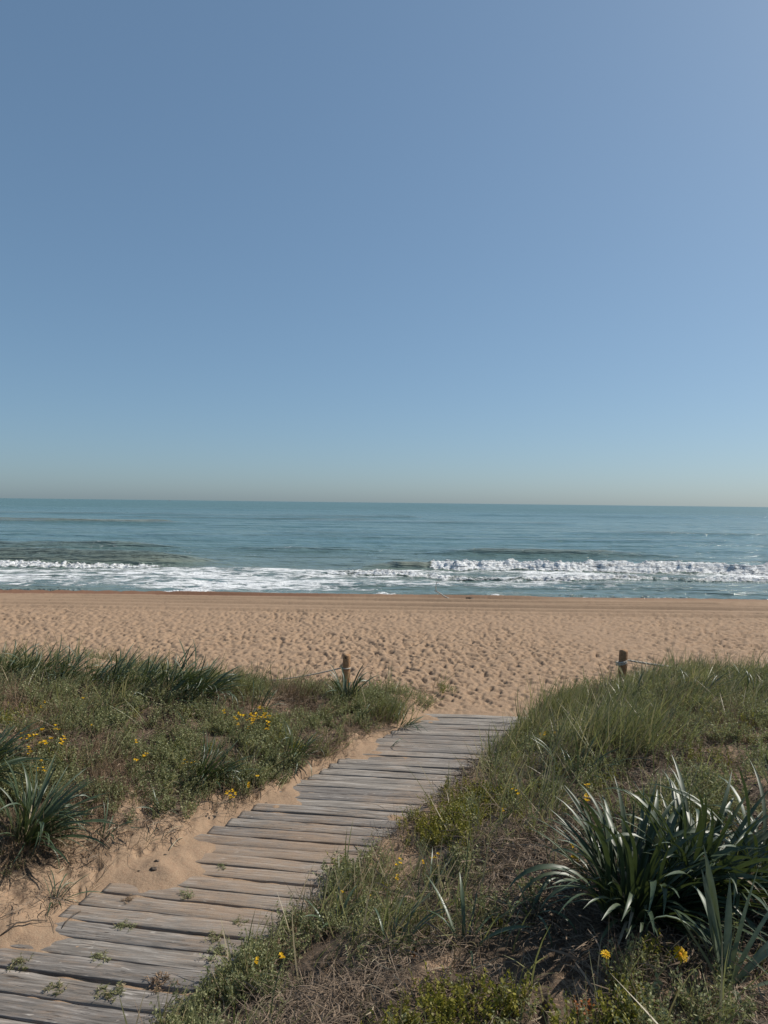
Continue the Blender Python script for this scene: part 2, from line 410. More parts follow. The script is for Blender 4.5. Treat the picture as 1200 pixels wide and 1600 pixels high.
fm = math_(t, 'MULTIPLY', math_(t, 'SUBTRACT', fv, 0.30), 7.0, True)
fm = math_(t, 'MULTIPLY', fm, math_(t, 'MULTIPLY', foam, 8.0, True))
c = mixc(t, fm, wc, (0.86, 0.87, 0.86))
t.links.new(c, p.inputs['Base Color'])
rg = mixc(t, fm, mixc(t, far, (0.12,) * 3, (0.35,) * 3), (0.75,) * 3); t.links.new(rg, p.inputs['Roughness'])
p.inputs['IOR'].default_value = 1.33
r1 = noise(t, mapping(t, pos, (1.0, 2.4, 1.0)), 1.1, 6, 0.62, 0.3)
r2 = noise(t, mapping(t, pos, (0.10, 0.34, 1.0)), 1.0, 5, 0.6, 0.2)
f2 = noise(t, pos, 6.0, 5, 0.7)
r0 = noise(t, mapping(t, pos, (0.025, 0.11, 1.0)), 1.0, 5, 0.65, 0.3)
bb = bump(t, r0, 1.0, 2.6); bb = bump(t, r2, 1.0, 0.8, bb); bb = bump(t, r1, 1.0, 0.10, bb); bb = bump(t, math_(t, 'MULTIPLY', f2, fm), 1.0, 0.16, bb)
t.links.new(bb, p.inputs['Normal'])

# ------------------------------------------------------------------ ground sheet (one sheet, finer where it is close)
def polar(angles, radii):
    A, Rr = np.meshgrid(angles, radii)
    return Rr * np.sin(A), Rr * np.cos(A)
def grid_faces(nr, nc, wrap=False):
    i = np.arange(nr - 1)[:, None]; j = np.arange(nc if wrap else nc - 1)[None, :]; j2 = (j + 1) % nc
    return np.stack([i * nc + j, (i + 1) * nc + j, (i + 1) * nc + j2, i * nc + j2], -1).reshape(-1, 4)
fine_a = np.radians(np.arange(-33, 33.01, 0.095))
side_a = np.radians(np.concatenate([np.linspace(34, 70, 60), np.linspace(74, 286, 50), np.linspace(290, 326, 60)]))
ang = np.concatenate([fine_a, side_a])
dys = np.concatenate([np.arange(1500, 560, -3.2), np.arange(560, 330, -2.0), np.arange(330, 150, -0.9)])
rad = 2442.0 / dys
rad = np.concatenate([[0.02, 0.4, 0.8, 1.2], rad, np.arange(rad[-1] + .06, 21.6, 0.07), np.geomspace(21.8, 34, 40), np.geomspace(36, 6000, 34)])
X, Y = polar(ang, rad)
Z = terrain(X, Y)
# settled hollows under wind: far land stays level
lit = litter_shade_amount(X, Y, Z)
wetm = sm(20.0, 20.5, Y + 0.25 * vn(X * .3, Y * .3, 4) - 0.012 * X) * 0.8
g = mesh_np('ground', np.stack([X, Y, Z], -1).reshape(-1, 3), grid_faces(len(rad), len(ang), True), m_sand, True, {'litter': lit, 'wet': wetm})
tag(link('sand_ground', g), kind='structure')

# ------------------------------------------------------------------ the sea
SEA_Z = -2.0
sa = np.concatenate([np.radians(np.linspace(-80, -31, 60)[:-1]), np.radians(np.arange(-31, 31.01, 0.085)), np.radians(np.linspace(31, 80, 60)[1:])])
sr = np.concatenate([np.arange(24, 33, 0.22), np.arange(33, 66, 0.085), 4662.0 / np.arange(70.3, 8, -0.5), np.geomspace(600, 14000, 60)])
A, Rr = np.meshgrid(sa, sr)
X = np.tan(np.clip(A, -1.35, 1.35)) * Rr; Y = Rr.copy()       # rows parallel to the shore
def gs(x, c, w): return np.exp(-((x - c) / w) ** 2)
fade = 1 - sm(90, 260, Y)
Z = SEA_Z + 0.10 * fbm(X / 9, Y / 3.4, 101, 3) * (1 - sm(300, 900, Y)) + 0.022 * fbm(X / 1.3, Y / 0.6, 111, 3) * fade
F = np.zeros_like(X)
def win(x, a, b, s): return sm(a - s, a + s, x) * (1 - sm(b - s, b + s, x))
lump = fbm(X / 0.30, Y / 0.26, 131, 3, 0.7); lump2 = np.abs(vn(X / 0.22, Y / 0.2, 133))
# breaker on the right: a smooth shoulder that tips into a roll of foam
yA = 45.3 + 0.8 * vn(X * 0.16, 1.0, 141) + 0.35 * vn(X * 0.6, 2.0, 142) + 0.2 * vn(X * 1.7, 2.0, 145)
prof = np.where(Y < yA, gs(Y, yA, 0.55), gs(Y, yA, 2.4))
envA = win(X, -1.5, 60, 2.2) * (0.46 + 0.14 * vn(X * 0.35, 5, 143) + 0.07 * vn(X * 1.1, 5, 144))
Z += envA * prof
rollA = win(X, 3.0, 60, 0.35) * win(Y, yA - 1.05, yA + 0.55, 0.25)
Z += rollA * (0.085 * lump + 0.10 * lump2 + 0.03)
F = np.maximum(F, rollA * (1.15 + 0.15 * lump))
F = np.maximum(F, win(X, 3.0, 60, 0.8) * gs(Y, yA + 0.6, 0.7) * 0.8)
F = np.maximum(F, win(X, 13, 60, 3) * win(Y, yA, yA + 3.2, 0.8) * (0.62 + 0.25 * vn(X * .4, Y * 1.2, 7)))
# a shallow bore in front of it
yB = 39.6 + 1.0 * vn(X * 0.13, 1.0, 151) + 0.5 * vn(X * 0.7, 2.0, 152)
envB = win(X, -3.5, 60, 3.5) * (0.85 + 0.3 * vn(X * .3, 3, 153))
Z += envB * 0.20 * np.where(Y < yB, gs(Y, yB, 0.3), gs(Y, yB, 1.5))
rollB = envB * win(Y, yB - 0.5, yB + 0.45, 0.2)
Z += rollB * (0.08 * lump + 0.07 * lump2)
F = np.maximum(F, rollB * (1.05 + 0.2 * lump))
F = np.maximum(F, envB * win(Y, yB, yA - 0.9, 0.5) * (0.78 + 0.22 * vn(X * .35, Y * .9, 8)))
F = np.maximum(F, win(X, -4, 16, 4) * win(Y, 35.2, yB, 1.2) * (0.64 + 0.25 * vn(X * .25, Y * .8, 9)))
# green wave standing on the left with the wash of the last one at its foot
yC = 46.8 + 0.5 * vn(X * 0.12, 4.0, 161)
envC = win(X, -40, -12.0, 4.0) * (0.74 + 0.03 * gs(X, -17, 3.5))
Z += envC * 1.1 * np.where(Y < yC, gs(Y, yC, 0.9), gs(Y, yC, 2.0))
F = np.maximum(F, win(X, -40, -13.5, 2.5) * win(Y, 43.6, yC - 1.35, 0.3) * (0.98 + 0.2 * lump))
Z += win(X, -40, -14.5, 2.0) * win(Y, 43.6, yC - 1.3, 0.3) * (0.10 * lump + 0.05 * lump2)
F = np.maximum(F, win(X, -40, 1.0, 3.0) * win(Y, 33.5, 44.0, 1.2) * (0.68 + 0.24 * vn(X * .3, Y * .7, 10)))
F = np.maximum(F, win(X, -16, 4, 2) * win(Y, 36, 44.2, .8) * (0.66 + 0.2 * vn(X * .3, Y * .7, 12)))
F = np.maximum(F, win(X, -40, -14, 1.0) * win(Y, 46, 49.5, .4) * (0.22 + 0.22 * vn(X * 1.1, Y * .5, 13)))
F = np.maximum(F, win(X, -45, -5, 3.0) * win(Y, 55, 63, 1) * (0.32 + 0.24 * vn(X * .7, Y * .6, 14)))
# farther swells that show as darker bands
for yc, x0, x1, h, w in ((60, -60, -18, .42, 1.8), (58, 5, 22, .32, 1.5), (61, -12, -2, .2, 1.5), (83, -30, 40, .16, 2.5), (104, 25, 70, .22, 3), (92, -14, 5, .2, 3),
                         (128, -95, -38, .50, 3.5), (150, -20, 40, .30, 4), (165, -60, 0, .30, 4), (195, -160, 10, .4, 5), (240, 20, 170, .4, 6), (330, -240, -20, .5, 8), (420, 0, 260, .5, 9)):
    yy = Y - yc - 1.2 * vn(X * 0.05, yc * 1.0, 171) - 0.4 * vn(X * 0.2, yc * 2.0, 172)
    Z += win(X, x0, x1, 5) * h * 1.5 * np.where(yy < 0, gs(yy, 0, w * 0.6), gs(yy, 0, w))
# splashes just behind the edge of the berm
for yc, x0, x1, h, d in ((30.9, -10.2, -7.2, .26, .95), (30.8, -0.9, 1.2, .20, .75), (30.4, 4.2, 6.8, .28, .8), (30.0, 7, 15, .22, .7), (32.0, -24, -14, .1, .45), (31.8, 8, 30, .1, .42)):
    k = win(X, x0, x1, 0.7) * win(Y, yc - .9, yc + .9, .3)
    Z += k * (h * (0.55 + 0.6 * vn(X * 1.4, Y * 1.0, 181)) + 0.05 * lump)
    F = np.maximum(F, k * d)
F = np.clip(F, 0, 1.3)
crest = np.clip((Z - SEA_Z - 0.12) / 0.4, 0, 1) * (1 - sm(120, 260, Y))
murkv = np.clip(0.55 * (1 - sm(36, 75, Y)) + 0.75 * crest, 0, 1)
s = mesh_np('sea', np.stack([X, Y, Z], -1).reshape(-1, 3), grid_faces(len(sr), len(sa)), m_sea, True,
            {'foam': F, 'murk': murkv, 'far': sm(60, 500, Y)})
so = link('sea', s); tag(so, kind='structure')

# ------------------------------------------------------------------ boardwalk
walk = bpy.data.objects.new('boardwalk_path', None); COL.objects.link(walk); tag(walk, kind='structure')
walk.location = (-1.0, 4.5, 0)
def plank_mesh(k, L=1.62, W=0.1325, T=0.034):
    r = np.random.default_rng(100 + k); n = 22
    xs = np.linspace(0, L, n) ; xs[1] = 0.02; xs[-2] = L - 0.02
    ph = r.uniform(0, 100)
    e0 = -W / 2 + 0.0045 * vn(xs * 5 + ph, xs * 0 + k, 3) + 0.002 * vn(xs * 22 + ph, xs * 0, 4)
    e1 = W / 2 + 0.0045 * vn(xs * 5 - ph, xs * 0 + k, 5) + 0.002 * vn(xs * 22 + ph, xs * 0, 6)
    cup = r.uniform(-0.004, 0.003); warp = 0.005 * vn(xs * 1.6 + ph, xs * 0, 7)
    ex = r.uniform(-0.003, 0.003, 6)
    rows = []
    for q, (sy, dz) in enumerate(((0, -T), (0, -0.003), (0.03, 0), (0.36, cup), (0.66, cup), (0.97, 0), (1, -0.003), (1, -T))):
        yy = e0 + (e1 - e0) * sy
        zz = dz + warp + 0.0018 * vn(xs * 9 + ph, xs * 0 + q * 3.3, 8)
        xx = xs.copy(); xx[0] += ex[min(5, max(0, q - 1))]; xx[-1] += ex[5 - min(5, max(0, q - 1))]
        rows.append(np.stack([xx, yy, zz], -1))
    V = np.concatenate(rows); m = len(rows)
    f = [(q * n + i, q * n + i + 1, (q + 1) * n + i + 1, (q + 1) * n + i) for q in range(m - 1) for i in range(n - 1)]
    mb = MB(); mb.add(V, f)
    mb.f += [tuple(q * n for q in range(m)), tuple(q * n + n - 1 for q in range(m))[::-1]]; mb.m += [0, 0]
    me = mb.mesh('plank', m_plank); 
    return me
PL = [plank_mesh(k) for k in range(9)]
yl = 1.55; k = 0
pr = random.Random(5)
while yl < WALK_END:
    f = (yl - 2.2) / 5.2
    th = R(-12.0 + 9.5 * min(1, max(0, f)) + pr.uniform(-0.7, 0.7))
    jit = pr.uniform(-0.018, 0.018) + (0.0 if k % 8 else -0.05)
    x = float(left_edge(yl)) + 0.03 + jit
    o = link('plank', PL[pr.randrange(9)], walk, (x - walk.location.x, yl - walk.location.y, pr.uniform(-0.002, 0.003)), (R(pr.uniform(-.7, .7)), R(pr.uniform(-.25, .25)), th))
    o.scale = (pr.uniform(0.97, 1.03), pr.uniform(0.96, 1.02), 1)
    pf = 1 - 0.10 * min(1, max(0, f * 3)) - 0.07 * min(1, max(0, f * 2.5 - 1)); o.scale.y *= pf
    yl += 0.1325 * pf / math.cos(th) * pr.uniform(0.98, 1.02) ; k += 1

# ------------------------------------------------------------------ posts, ropes
def post(x, y, top, r, label, tilt, knot):
    zb = ground(x, y) - 0.12
    root = bpy.data.objects.new('fence_post', None); COL.objects.link(root); root.location = (x, y, zb)
    root.rotation_euler = tilt; tag(root, label, 'post', 'wooden posts at the foot of the dunes')
    h = top - zb; mb = MB(); n = 16
    prof = [(0, 1.04), (h * .3, 1.03), (h * .6, 1.01), (h * .85, .99), (h - .012, .97), (h, .86), (h + .003, .45)]
    V = []
    for q, (zz, s) in enumerate(prof):
        for j in range(n):
            a = 2 * math.pi * j / n; rr = r * s * (1 + .045 * math.sin(3 * a + q * .2) + .03 * math.sin(7 * a))
            V.append((rr * math.cos(a), rr * math.sin(a), zz + (.004 * math.sin(2 * a) if q > 3 else 0)))
    F_ = [(q * n + j, q * n + (j + 1) % n, (q + 1) * n + (j + 1) % n, (q + 1) * n + j) for q in range(len(prof) - 1) for j in range(n)]
    F_.append(tuple((len(prof) - 1) * n + j for j in range(n)))
    mb.add(V, F_); me = mb.mesh('pole', m_post)
    o = link('pole', me, root)
    if knot:
        mb = MB(); kx, kz = knot
        V = [(kx, -r * 1.03, kz)] + [(kx + .0085 * math.cos(a), -r * 1.025, kz + .0085 * math.sin(a)) for a in np.linspace(0, 2 * math.pi, 9)[:-1]] \
            + [(kx + .0085 * math.cos(a), -r * .8, kz + .0085 * math.sin(a)) for a in np.linspace(0, 2 * math.pi, 9)[:-1]]
        mb.add(V, [(0, 1 + j, 1 + (j + 1) % 8) for j in range(8)] + [(1 + j, 9 + j, 9 + (j + 1) % 8, 1 + (j + 1) % 8) for j in range(8)])
        link('drill_hole', mb.mesh('drill_hole', m_knot), root)
    return root, h
XR, YR = (975 - 600) / FPX * 8.0, 8.0
XL, YL = (543 - 600) / FPX * 8.2, 8.2
post(XL, YL, 0.435, 0.045, 'lone brown round wooden post rising behind the spiky plant left of the boardwalk end', (0, R(1), 0), (-0.012, 0.435 - ground(XL, YL) + 0.12 - .03))
post(XR, YR, 0.565, 0.048, 'brown round wooden post with pale rope wound round it on the right dune', (0, R(2.5), 0), None)
def rope(name, pts, r, label, strands=3):
    mb = MB(); P = [Vector(p) for p in pts]
    for s_ in range(strands):
        q = []
        for i, p_ in enumerate(P):
            a = i * 0.9 + s_ * 2 * math.pi / strands
            q.append(p_ + Vector((0, math.cos(a) * r * .55, math.sin(a) * r * .55)))
        mb.tube(q, r * .62, 5)
    return tag(link(name, mb.mesh(name, m_rope)), label, 'rope')
def sag(a, b, s, n=160):
    a, b = Vector(a), Vector(b)
    return [a.lerp(b, k / n) - Vector((0, 0, s * 4 * (k / n) * (1 - k / n))) for k in range(n + 1)]
loop = [(XR + .056 * math.cos(a), YR + .056 * math.sin(a), 0.565 - .165 + 0.02 * (a / 6.3) + .012 * math.cos(a)) for a in np.linspace(-0.2, 4 * math.pi, 70)]
rope('rope', loop + [tuple(p) for p in sag(loop[-1], (6.2, 8.3, .32), .12)], .011, 'pale rope tied round the right post and sagging to the right over the grass')
rope('rope', [(XL + .052 * math.cos(a), YL + .052 * math.sin(a), .28) for a in np.linspace(6.4, 0, 20)] + [tuple(p) for p in sag((XL - .05, YL, .28), (-2.6, 8.15, .18), .12)], .007,
     'thin rope sagging left from the left post into the dune plants')

# ------------------------------------------------------------------ strap-leaved plants (one Empty each, every leaf a part)
def leaf_mesh(L, w, tilt, bend, twist, mat, nseg=11, power=1.6, fold=0.16, name='leaf'):
    t_ = np.linspace(0, 1, nseg); th = tilt + bend * t_ ** power
    dx = np.sin(th) * L / (nseg - 1); dz = np.cos(th) * L / (nseg - 1)
    x = np.concatenate([[0], np.cumsum(dx[:-1])]); z = np.concatenate([[0], np.cumsum(dz[:-1])])
    pts = np.stack([x, np.zeros(nseg), z], -1)
    tan = np.stack([np.sin(th), np.zeros(nseg), np.cos(th)], -1)
    y_ = np.array([0, 1.0, 0]); side = []
    for i in range(nseg):
        a = twist * t_[i] ** 1.3; nrm = np.cross(tan[i], y_)
        side.append(y_ * math.cos(a) + nrm * math.sin(a))
    wd = w * np.where(t_ < .62, .72 + .28 * np.sin(np.clip(t_ / .62, 0, 1) * math.pi * .6), 0) + 0
    tail = w * .98 * (1 - np.clip((t_ - .62) / .38, 0, 1) ** 1.9)
    wd = np.where(t_ < .62, wd, tail); wd[-1] = w * .06
    mb = MB(); mb.ribbon(pts, wd, np.array(side), fold)
    return mb.mesh(name, mat)
lr = random.Random(3)
def bank(mat, wscale=1.0):
    out = []
    for k in range(28):
        f = k / 27
        tilt = R(1 + 58 * f + lr.uniform(-4, 4)); bend = R(lr.uniform(30, 75) + 45 * f * lr.random() + (80 if k % 6 == 3 else 0))
        out.append((tilt, leaf_mesh(1.0, 0.045 * wscale * lr.uniform(.8, 1.15), tilt, bend, R(lr.uniform(-70, 70)), mat, power=lr.uniform(.9, 2.1))))
    return out
BANK = bank(m_lily, .86); BANKT = bank(m_lily2, .62); BANKN = bank(m_lily, .66); BANKW = bank(m_lily2, 1.15)
DRYLEAF = [leaf_mesh(1.0, .035, R(30 + 20 * k), R(80 + 10 * k), R(60), m_straw, name='dead_leaf') for k in range(3)]
def strap_plant(px, py, n, L, label, lean=18, spread=1.0, bankv=None, radius=.05, name='sea_daffodil', az0=0, dead=0, group='strap-leaved sea daffodils on the dunes', cat='plant', bias=.6):
    bankv = bankv or BANK
    x, y, z = at(px, py)
    root = bpy.data.objects.new(name, None); COL.objects.link(root)
    root.location = (x, y, z - .01); root.rotation_euler = (0, R(lean), R(az0))
    tag(root, label, cat, group)
    r_ = random.Random(int(px * 7 + py * 13))
    for k in range(n):
        a = r_.uniform(-math.pi, math.pi)
        while r_.random() > (1 + bias * math.cos(a)) / (1 + bias): a = r_.uniform(-math.pi, math.pi)
        f = r_.random() ** 0.8 * spread
        idx = min(len(bankv) - 1, max(0, int(f * len(bankv) + r_.uniform(-2, 2))))
        rr = radius * math.sqrt(r_.random()); a2 = a + r_.uniform(-.6, .6)
        s_ = L * r_.uniform(.55, 1.08) 
        o = link('leaf', bankv[idx][1], root, (rr * math.cos(a2), rr * math.sin(a2), 0), (R(r_.uniform(-7, 7)), R(r_.uniform(-7, 7)), a), (s_, s_ * r_.uniform(.8, 1.1) if L > .3 else s_ * 1.1, s_))
    for k in range(dead):
        a = r_.uniform(-math.pi, math.pi)
        link('dead_leaf', DRYLEAF[k % 3], root, (0, 0, 0.01), (0, 0, a), L * r_.uniform(.5, .8))
    return root
SP = strap_plant
SP(985, 1432, 290, .57, 'largest dark green strap-leaved clump, standing on the right mound above a pool of shade', 12, .80, radius=.13, dead=6, bias=.4)
SP(1080, 1395, 230, .58, 'strap-leaved clump leaning right just behind and right of the largest one', 26, .75, radius=.13, dead=3)
SP(1195, 1372, 90, .56, 'glossy strap-leaved clump cut by the right edge of the picture', 20, .9, radius=.09)
SP(905, 1215, 26, .36, 'loose pale-tipped strap leaves scattered up the slope behind the largest clump', 2, .9, BANKT, .12)
SP(825, 1432, 16, .30, 'small thin-leaved tuft on bare litter left of the largest clump', -8, 1.0, BANKT, .03)
SP(728, 1488, 14, .34, 'open tuft with one pale arching leaf at the edge of the dark litter', 0, 1.0, BANKW, .03)
SP(612, 1490, 12, .30, 'upright thin-leaved tuft in the herbs, right of the boardwalk', 2, .5, BANKT, .05)
SP(520, 1452, 9, .28, 'few broad dark blades standing at the right border of the boardwalk', 0, .8, BANKW, .06)
SP(668, 1400, 10, .26, 'sparse strap leaves on the right bank above the herbs beside the planks', 5, .9, BANKT, .06)
SP(985, 1100, 26, .34, 'dark strap leaves at the foot of the roped post', 12, .8, BANKT, .12)
SP(1090, 1085, 30, .32, 'strap-leaved tuft under the sagging rope, right of the roped post', 14, .8, BANKT, .14)
SP(1180, 1085, 34, .36, 'strap-leaved tuft on the right dune crest at the picture edge', 18, .8, BANKT, .14)
SP(38, 1312, 130, .50, 'big dark fountain of strap leaves at the lower left dune', 26, .66, BANKN, radius=.07, dead=4)
SP(-45, 1215, 90, .52, 'strap leaves reaching in from the left edge above the dark fountain plant', 18, .9, BANKN, radius=.08)
SP(163, 1308, 15, .26, 'small low tuft on sand just right of the big fountain plant', 14, .9, BANKT, .025)
SP(250, 1275, 13, .22, 'tiny spidery tuft at the foot of the left dune bank', 6, 1.0, BANKT, .02)
SP(315, 1216, 100, .38, 'dark wind-bent clump in the middle of the left dune', 32, .6, BANKN, radius=.10)
SP(455, 1185, 50, .36, 'small wind-bent clump at the right end of the yellow-flowered patch', 26, .65, BANKN, radius=.07)
SP(541, 1096, 44, .42, 'spiky upright fan of leaves in front of the lone left post', 3, .62, radius=.07, bias=.1)
SP(625, 1135, 34, .30, 'leaning tuft on the tip of the left dune beside the boardwalk end', 28, .7, BANKT, .09)
SP(608, 1168, 5, .24, 'lone sprout with a long arching leaf lying over the plank ends', 30, 1.0, BANKT, .015, bias=.9)
SP(85, 1412, 11, .24, 'small ragged tuft beside the near left corner of the boardwalk', 4, 1.0, BANKT, .025, dead=2)
SP(400, 1112, 34, .30, 'low dark clump behind the yellow flowers on the left dune', 22, .8, BANKT, .12)
SP(255, 1100, 32, .34, 'light-edged leaves in front of the dark crest plants on the left dune', 20, .9, BANKT, .12)
SP(560, 1128, 14, .22, 'broad whitish leaves low down behind the tip of the left dune', -6, 1.0, BANKW, .05)
SP(225, 1322, 7, .16, 'tiny sprig of narrow leaves on the open sand between the dune and the planks', 8, 1.0, BANKT, .02)
SP(365, 1238, 12, .20, 'short tuft among small yellow flowers near the plank ends', 14, .9, BANKT, .04)
backs = [(8, 1052, 'at the far left'), (52, 1060, ''), (98, 1064, ''), (140, 1068, ''), (182, 1072, ''), (222, 1074, ''), (262, 1078, ''), (304, 1082, '')]
names = ['leftmost dark leaf clump on the crest of the left dune', 'second dark leaf clump from the left on the left dune crest', 'third dark leaf clump from the left on the left dune crest',
         'fourth dark leaf clump from the left on the left dune crest', 'middle dark leaf clump of the left dune crest, right of the fourth', 'third dark leaf clump from the right on the left dune crest',
         'second dark leaf clump from the right on the left dune crest', 'rightmost and darkest leaf clump on the left dune crest, bent to the right']
for (bx, by, _), lb in zip(backs, names):
    SP(bx, by, 95, .40 if bx < 250 else .46, lb, 32, .5, BANKN, .17, bias=.85, group='dark leaf clumps on the left dune crest')

# the nearest plant on the right: few leaves, each as it stands
x, y, z = at(1137, 1548)
root = bpy.data.objects.new('sea_daffodil', None); COL.objects.link(root); root.location = (x, y, z - .01)
tag(root, 'nearest strap-leaved plant at lower right, broad leaves with twisted silvery tips', 'plant', 'strap-leaved sea daffodils on the dunes')
front = [(168, 22, 175, .52, .030, 30, 2.8), (175, 32, 5, .40, .034, 25, 1), (150, 20, -22, .52, .034, 60, 1), (120, 14, -8, .47, .032, 90, 1.5),
         (190, 28, 8, .30, .030, 10, 1), (60, 8, 12, .44, .030, 40, 1), (20, 14, 10, .52, .030, -50, 1), (5, 24, 16, .56, .032, -30, 1), (-10, 36, 25, .50, .034, 15, 1),
         (15, 46, 28, .48, .034, 40, 1.3), (-25, 52, 24, .42, .032, -20, 1), (30, 58, 30, .40, .030, 25, 1), (-100, 40, 60, .22, .026, 20, 1.2), (95, 20, 100, .45, .028, 20, 2.4), (-40, 62, 35, .36, .03, 10, 1),
         (140, 9, 4, .58, .030, 140, 1.2), (155, 12, 2, .50, .028, 120, 1.2)]
for az, ti, be, L, w, tw, pw in front:
    link('leaf', leaf_mesh(L * .86, w * .85, R(ti), R(be), R(tw), m_pale, 14, pw, .2), root, (random.uniform(-.012, .012), random.uniform(-.012, .012), 0), (0, 0, R(az)))

# ------------------------------------------------------------------ clump prototypes for ground cover
def proto_herb(k, mat, hgt=.11, needle=.015, nw=.0036, stems=9, lean=.25, per=16, wide=False):
    r = random.Random(200 + k); mb = MB()
    for s_ in range(stems):
        a = r.uniform(0, 6.28); ti = r.uniform(.1, .9); L = hgt * r.uniform(.5, 1.2)
        d = Vector((math.cos(a) * math.sin(ti) + lean, math.sin(a) * math.sin(ti), math.cos(ti))).normalized()
        b = Vector((r.uniform(-.035, .035), r.uniform(-.035, .035), 0))
        pts = [b + d * L * q + Vector((0, 0, .02 * q * q)) for q in (0, .5, 1)]
        mb.ribbon([tuple(p_) for p_ in pts], [.0022, .002, .001], (d.cross(Vector((0.3, .2, 1))).normalized()[:]))
        for q in range(per):
            f = .2 + .8 * q / per; p_ = b + d * L * f + Vector((0, 0, .02 * f * f))
            e = Vector((r.gauss(0, 1), r.gauss(0, 1), r.gauss(.4, .7))).normalized()
            sd_ = e.cross(Vector((r.gauss(0, 1), r.gauss(0, 1), r.gauss(0, 1)))).normalized()
            l_ = needle * r.uniform(.6, 1.3); w_ = nw * r.uniform(.7, 1.3)
            mid = p_ + e * l_ * .5
            mb.add([tuple(p_), tuple(mid + sd_ * w_), tuple(p_ + e * l_), tuple(mid - sd_ * w_)], [(0, 1, 2, 3)])
    return mb.mesh('herb_clump', mat, False)
def proto_grass(k, mat, L=.26, n=22, w=.0032, lean=.35, spread=.5, curve=.5, name='grass_tuft', rad=.03):
    r = random.Random(300 + k); mb = MB()
    for s_ in range(n):
        a = r.uniform(0, 6.28); ti = abs(r.gauss(0, spread)); l_ = L * r.uniform(.45, 1.15)
        d = Vector((math.cos(a) * math.sin(ti) + lean * r.uniform(.3, 1.2), math.sin(a) * math.sin(ti), math.cos(ti))).normalized()
        bend = Vector((r.uniform(.1, 1.0) * curve + d.x * .4, r.gauss(0, .2) + d.y * .4, -abs(r.gauss(.1, .3)) * curve))
        b = Vector((r.gauss(0, rad), r.gauss(0, rad), -.005)); pts = []
        for q in np.linspace(0, 1, 5): pts.append(tuple(b + d * l_ * q + bend * l_ * .45 * q * q))
        sa_ = r.uniform(0, 3.14); side = (math.cos(sa_), math.sin(sa_), 0)
        mb.ribbon(pts, [w, w, w * .85, w * .6, w * .1], side)
    return mb.mesh(name, mat)
def proto_litter(k, mat, n=18, L=.11, w=.0032):
    r = random.Random(400 + k); mb = MB()
    for s_ in range(n):
        p0 = Vector((r.gauss(0, .05), r.gauss(0, .05), r.uniform(0, .018))); a = r.uniform(0, 6.28); ca = r.gauss(0, 1.6); l_ = L * r.uniform(.3, 1.4); pts = []
        rise = r.uniform(-.1, .5)
        for q in range(5):
            pts.append(tuple(p0)); p0 = p0 + Vector((math.cos(a), math.sin(a), rise * (1 - q * .5))) * l_ / 4; a += ca / 4
        sd_ = Vector((-math.sin(a), math.cos(a), r.uniform(-1, 1))).normalized()
        ww = w * r.choice((.5, .7, 1, 1, 2.2))
        mb.ribbon(pts, [ww * .6, ww, ww, ww * .8, ww * .2], sd_[:])
    return mb.mesh('litter_clump', mat, False)
def proto_dead(k, n=14):
    return proto_grass(500 + k, m_dry, .2, n, .0024, .15, .95, .3, 'dry_clump')
protos = {
    'herb': [proto_herb(k, m_herb) for k in range(5)],
    'spurge': [proto_herb(20 + k, m_spurge, .10, .012, .0048, 8, .1, 15) for k in range(4)],
    'grass': [proto_grass(k, m_grass, .27, 10, .0065, .35, .6, .6, rad=.045) for k in range(7)],
    'short': [proto_grass(40 + k, m_grass, .12, 16, .003, .2, .8, .5) for k in range(4)],
    'dry': [proto_dead(k) for k in range(5)],
    'litter': [proto_litter(k, m_litter) for k in range(6)],
    'straw': [proto_litter(30 + k, m_straw, 5, .09, .0026) for k in range(3)],
}
_cols = {}
for kind, ms in protos.items():
    c_ = bpy.data.collections.new('clumps_' + kind)
    for q, me in enumerate(ms):
        o = bpy.data.objects.new('clump_%s_%02d' % (kind, q), me); c_.objects.link(o)
    _cols[kind] = c_
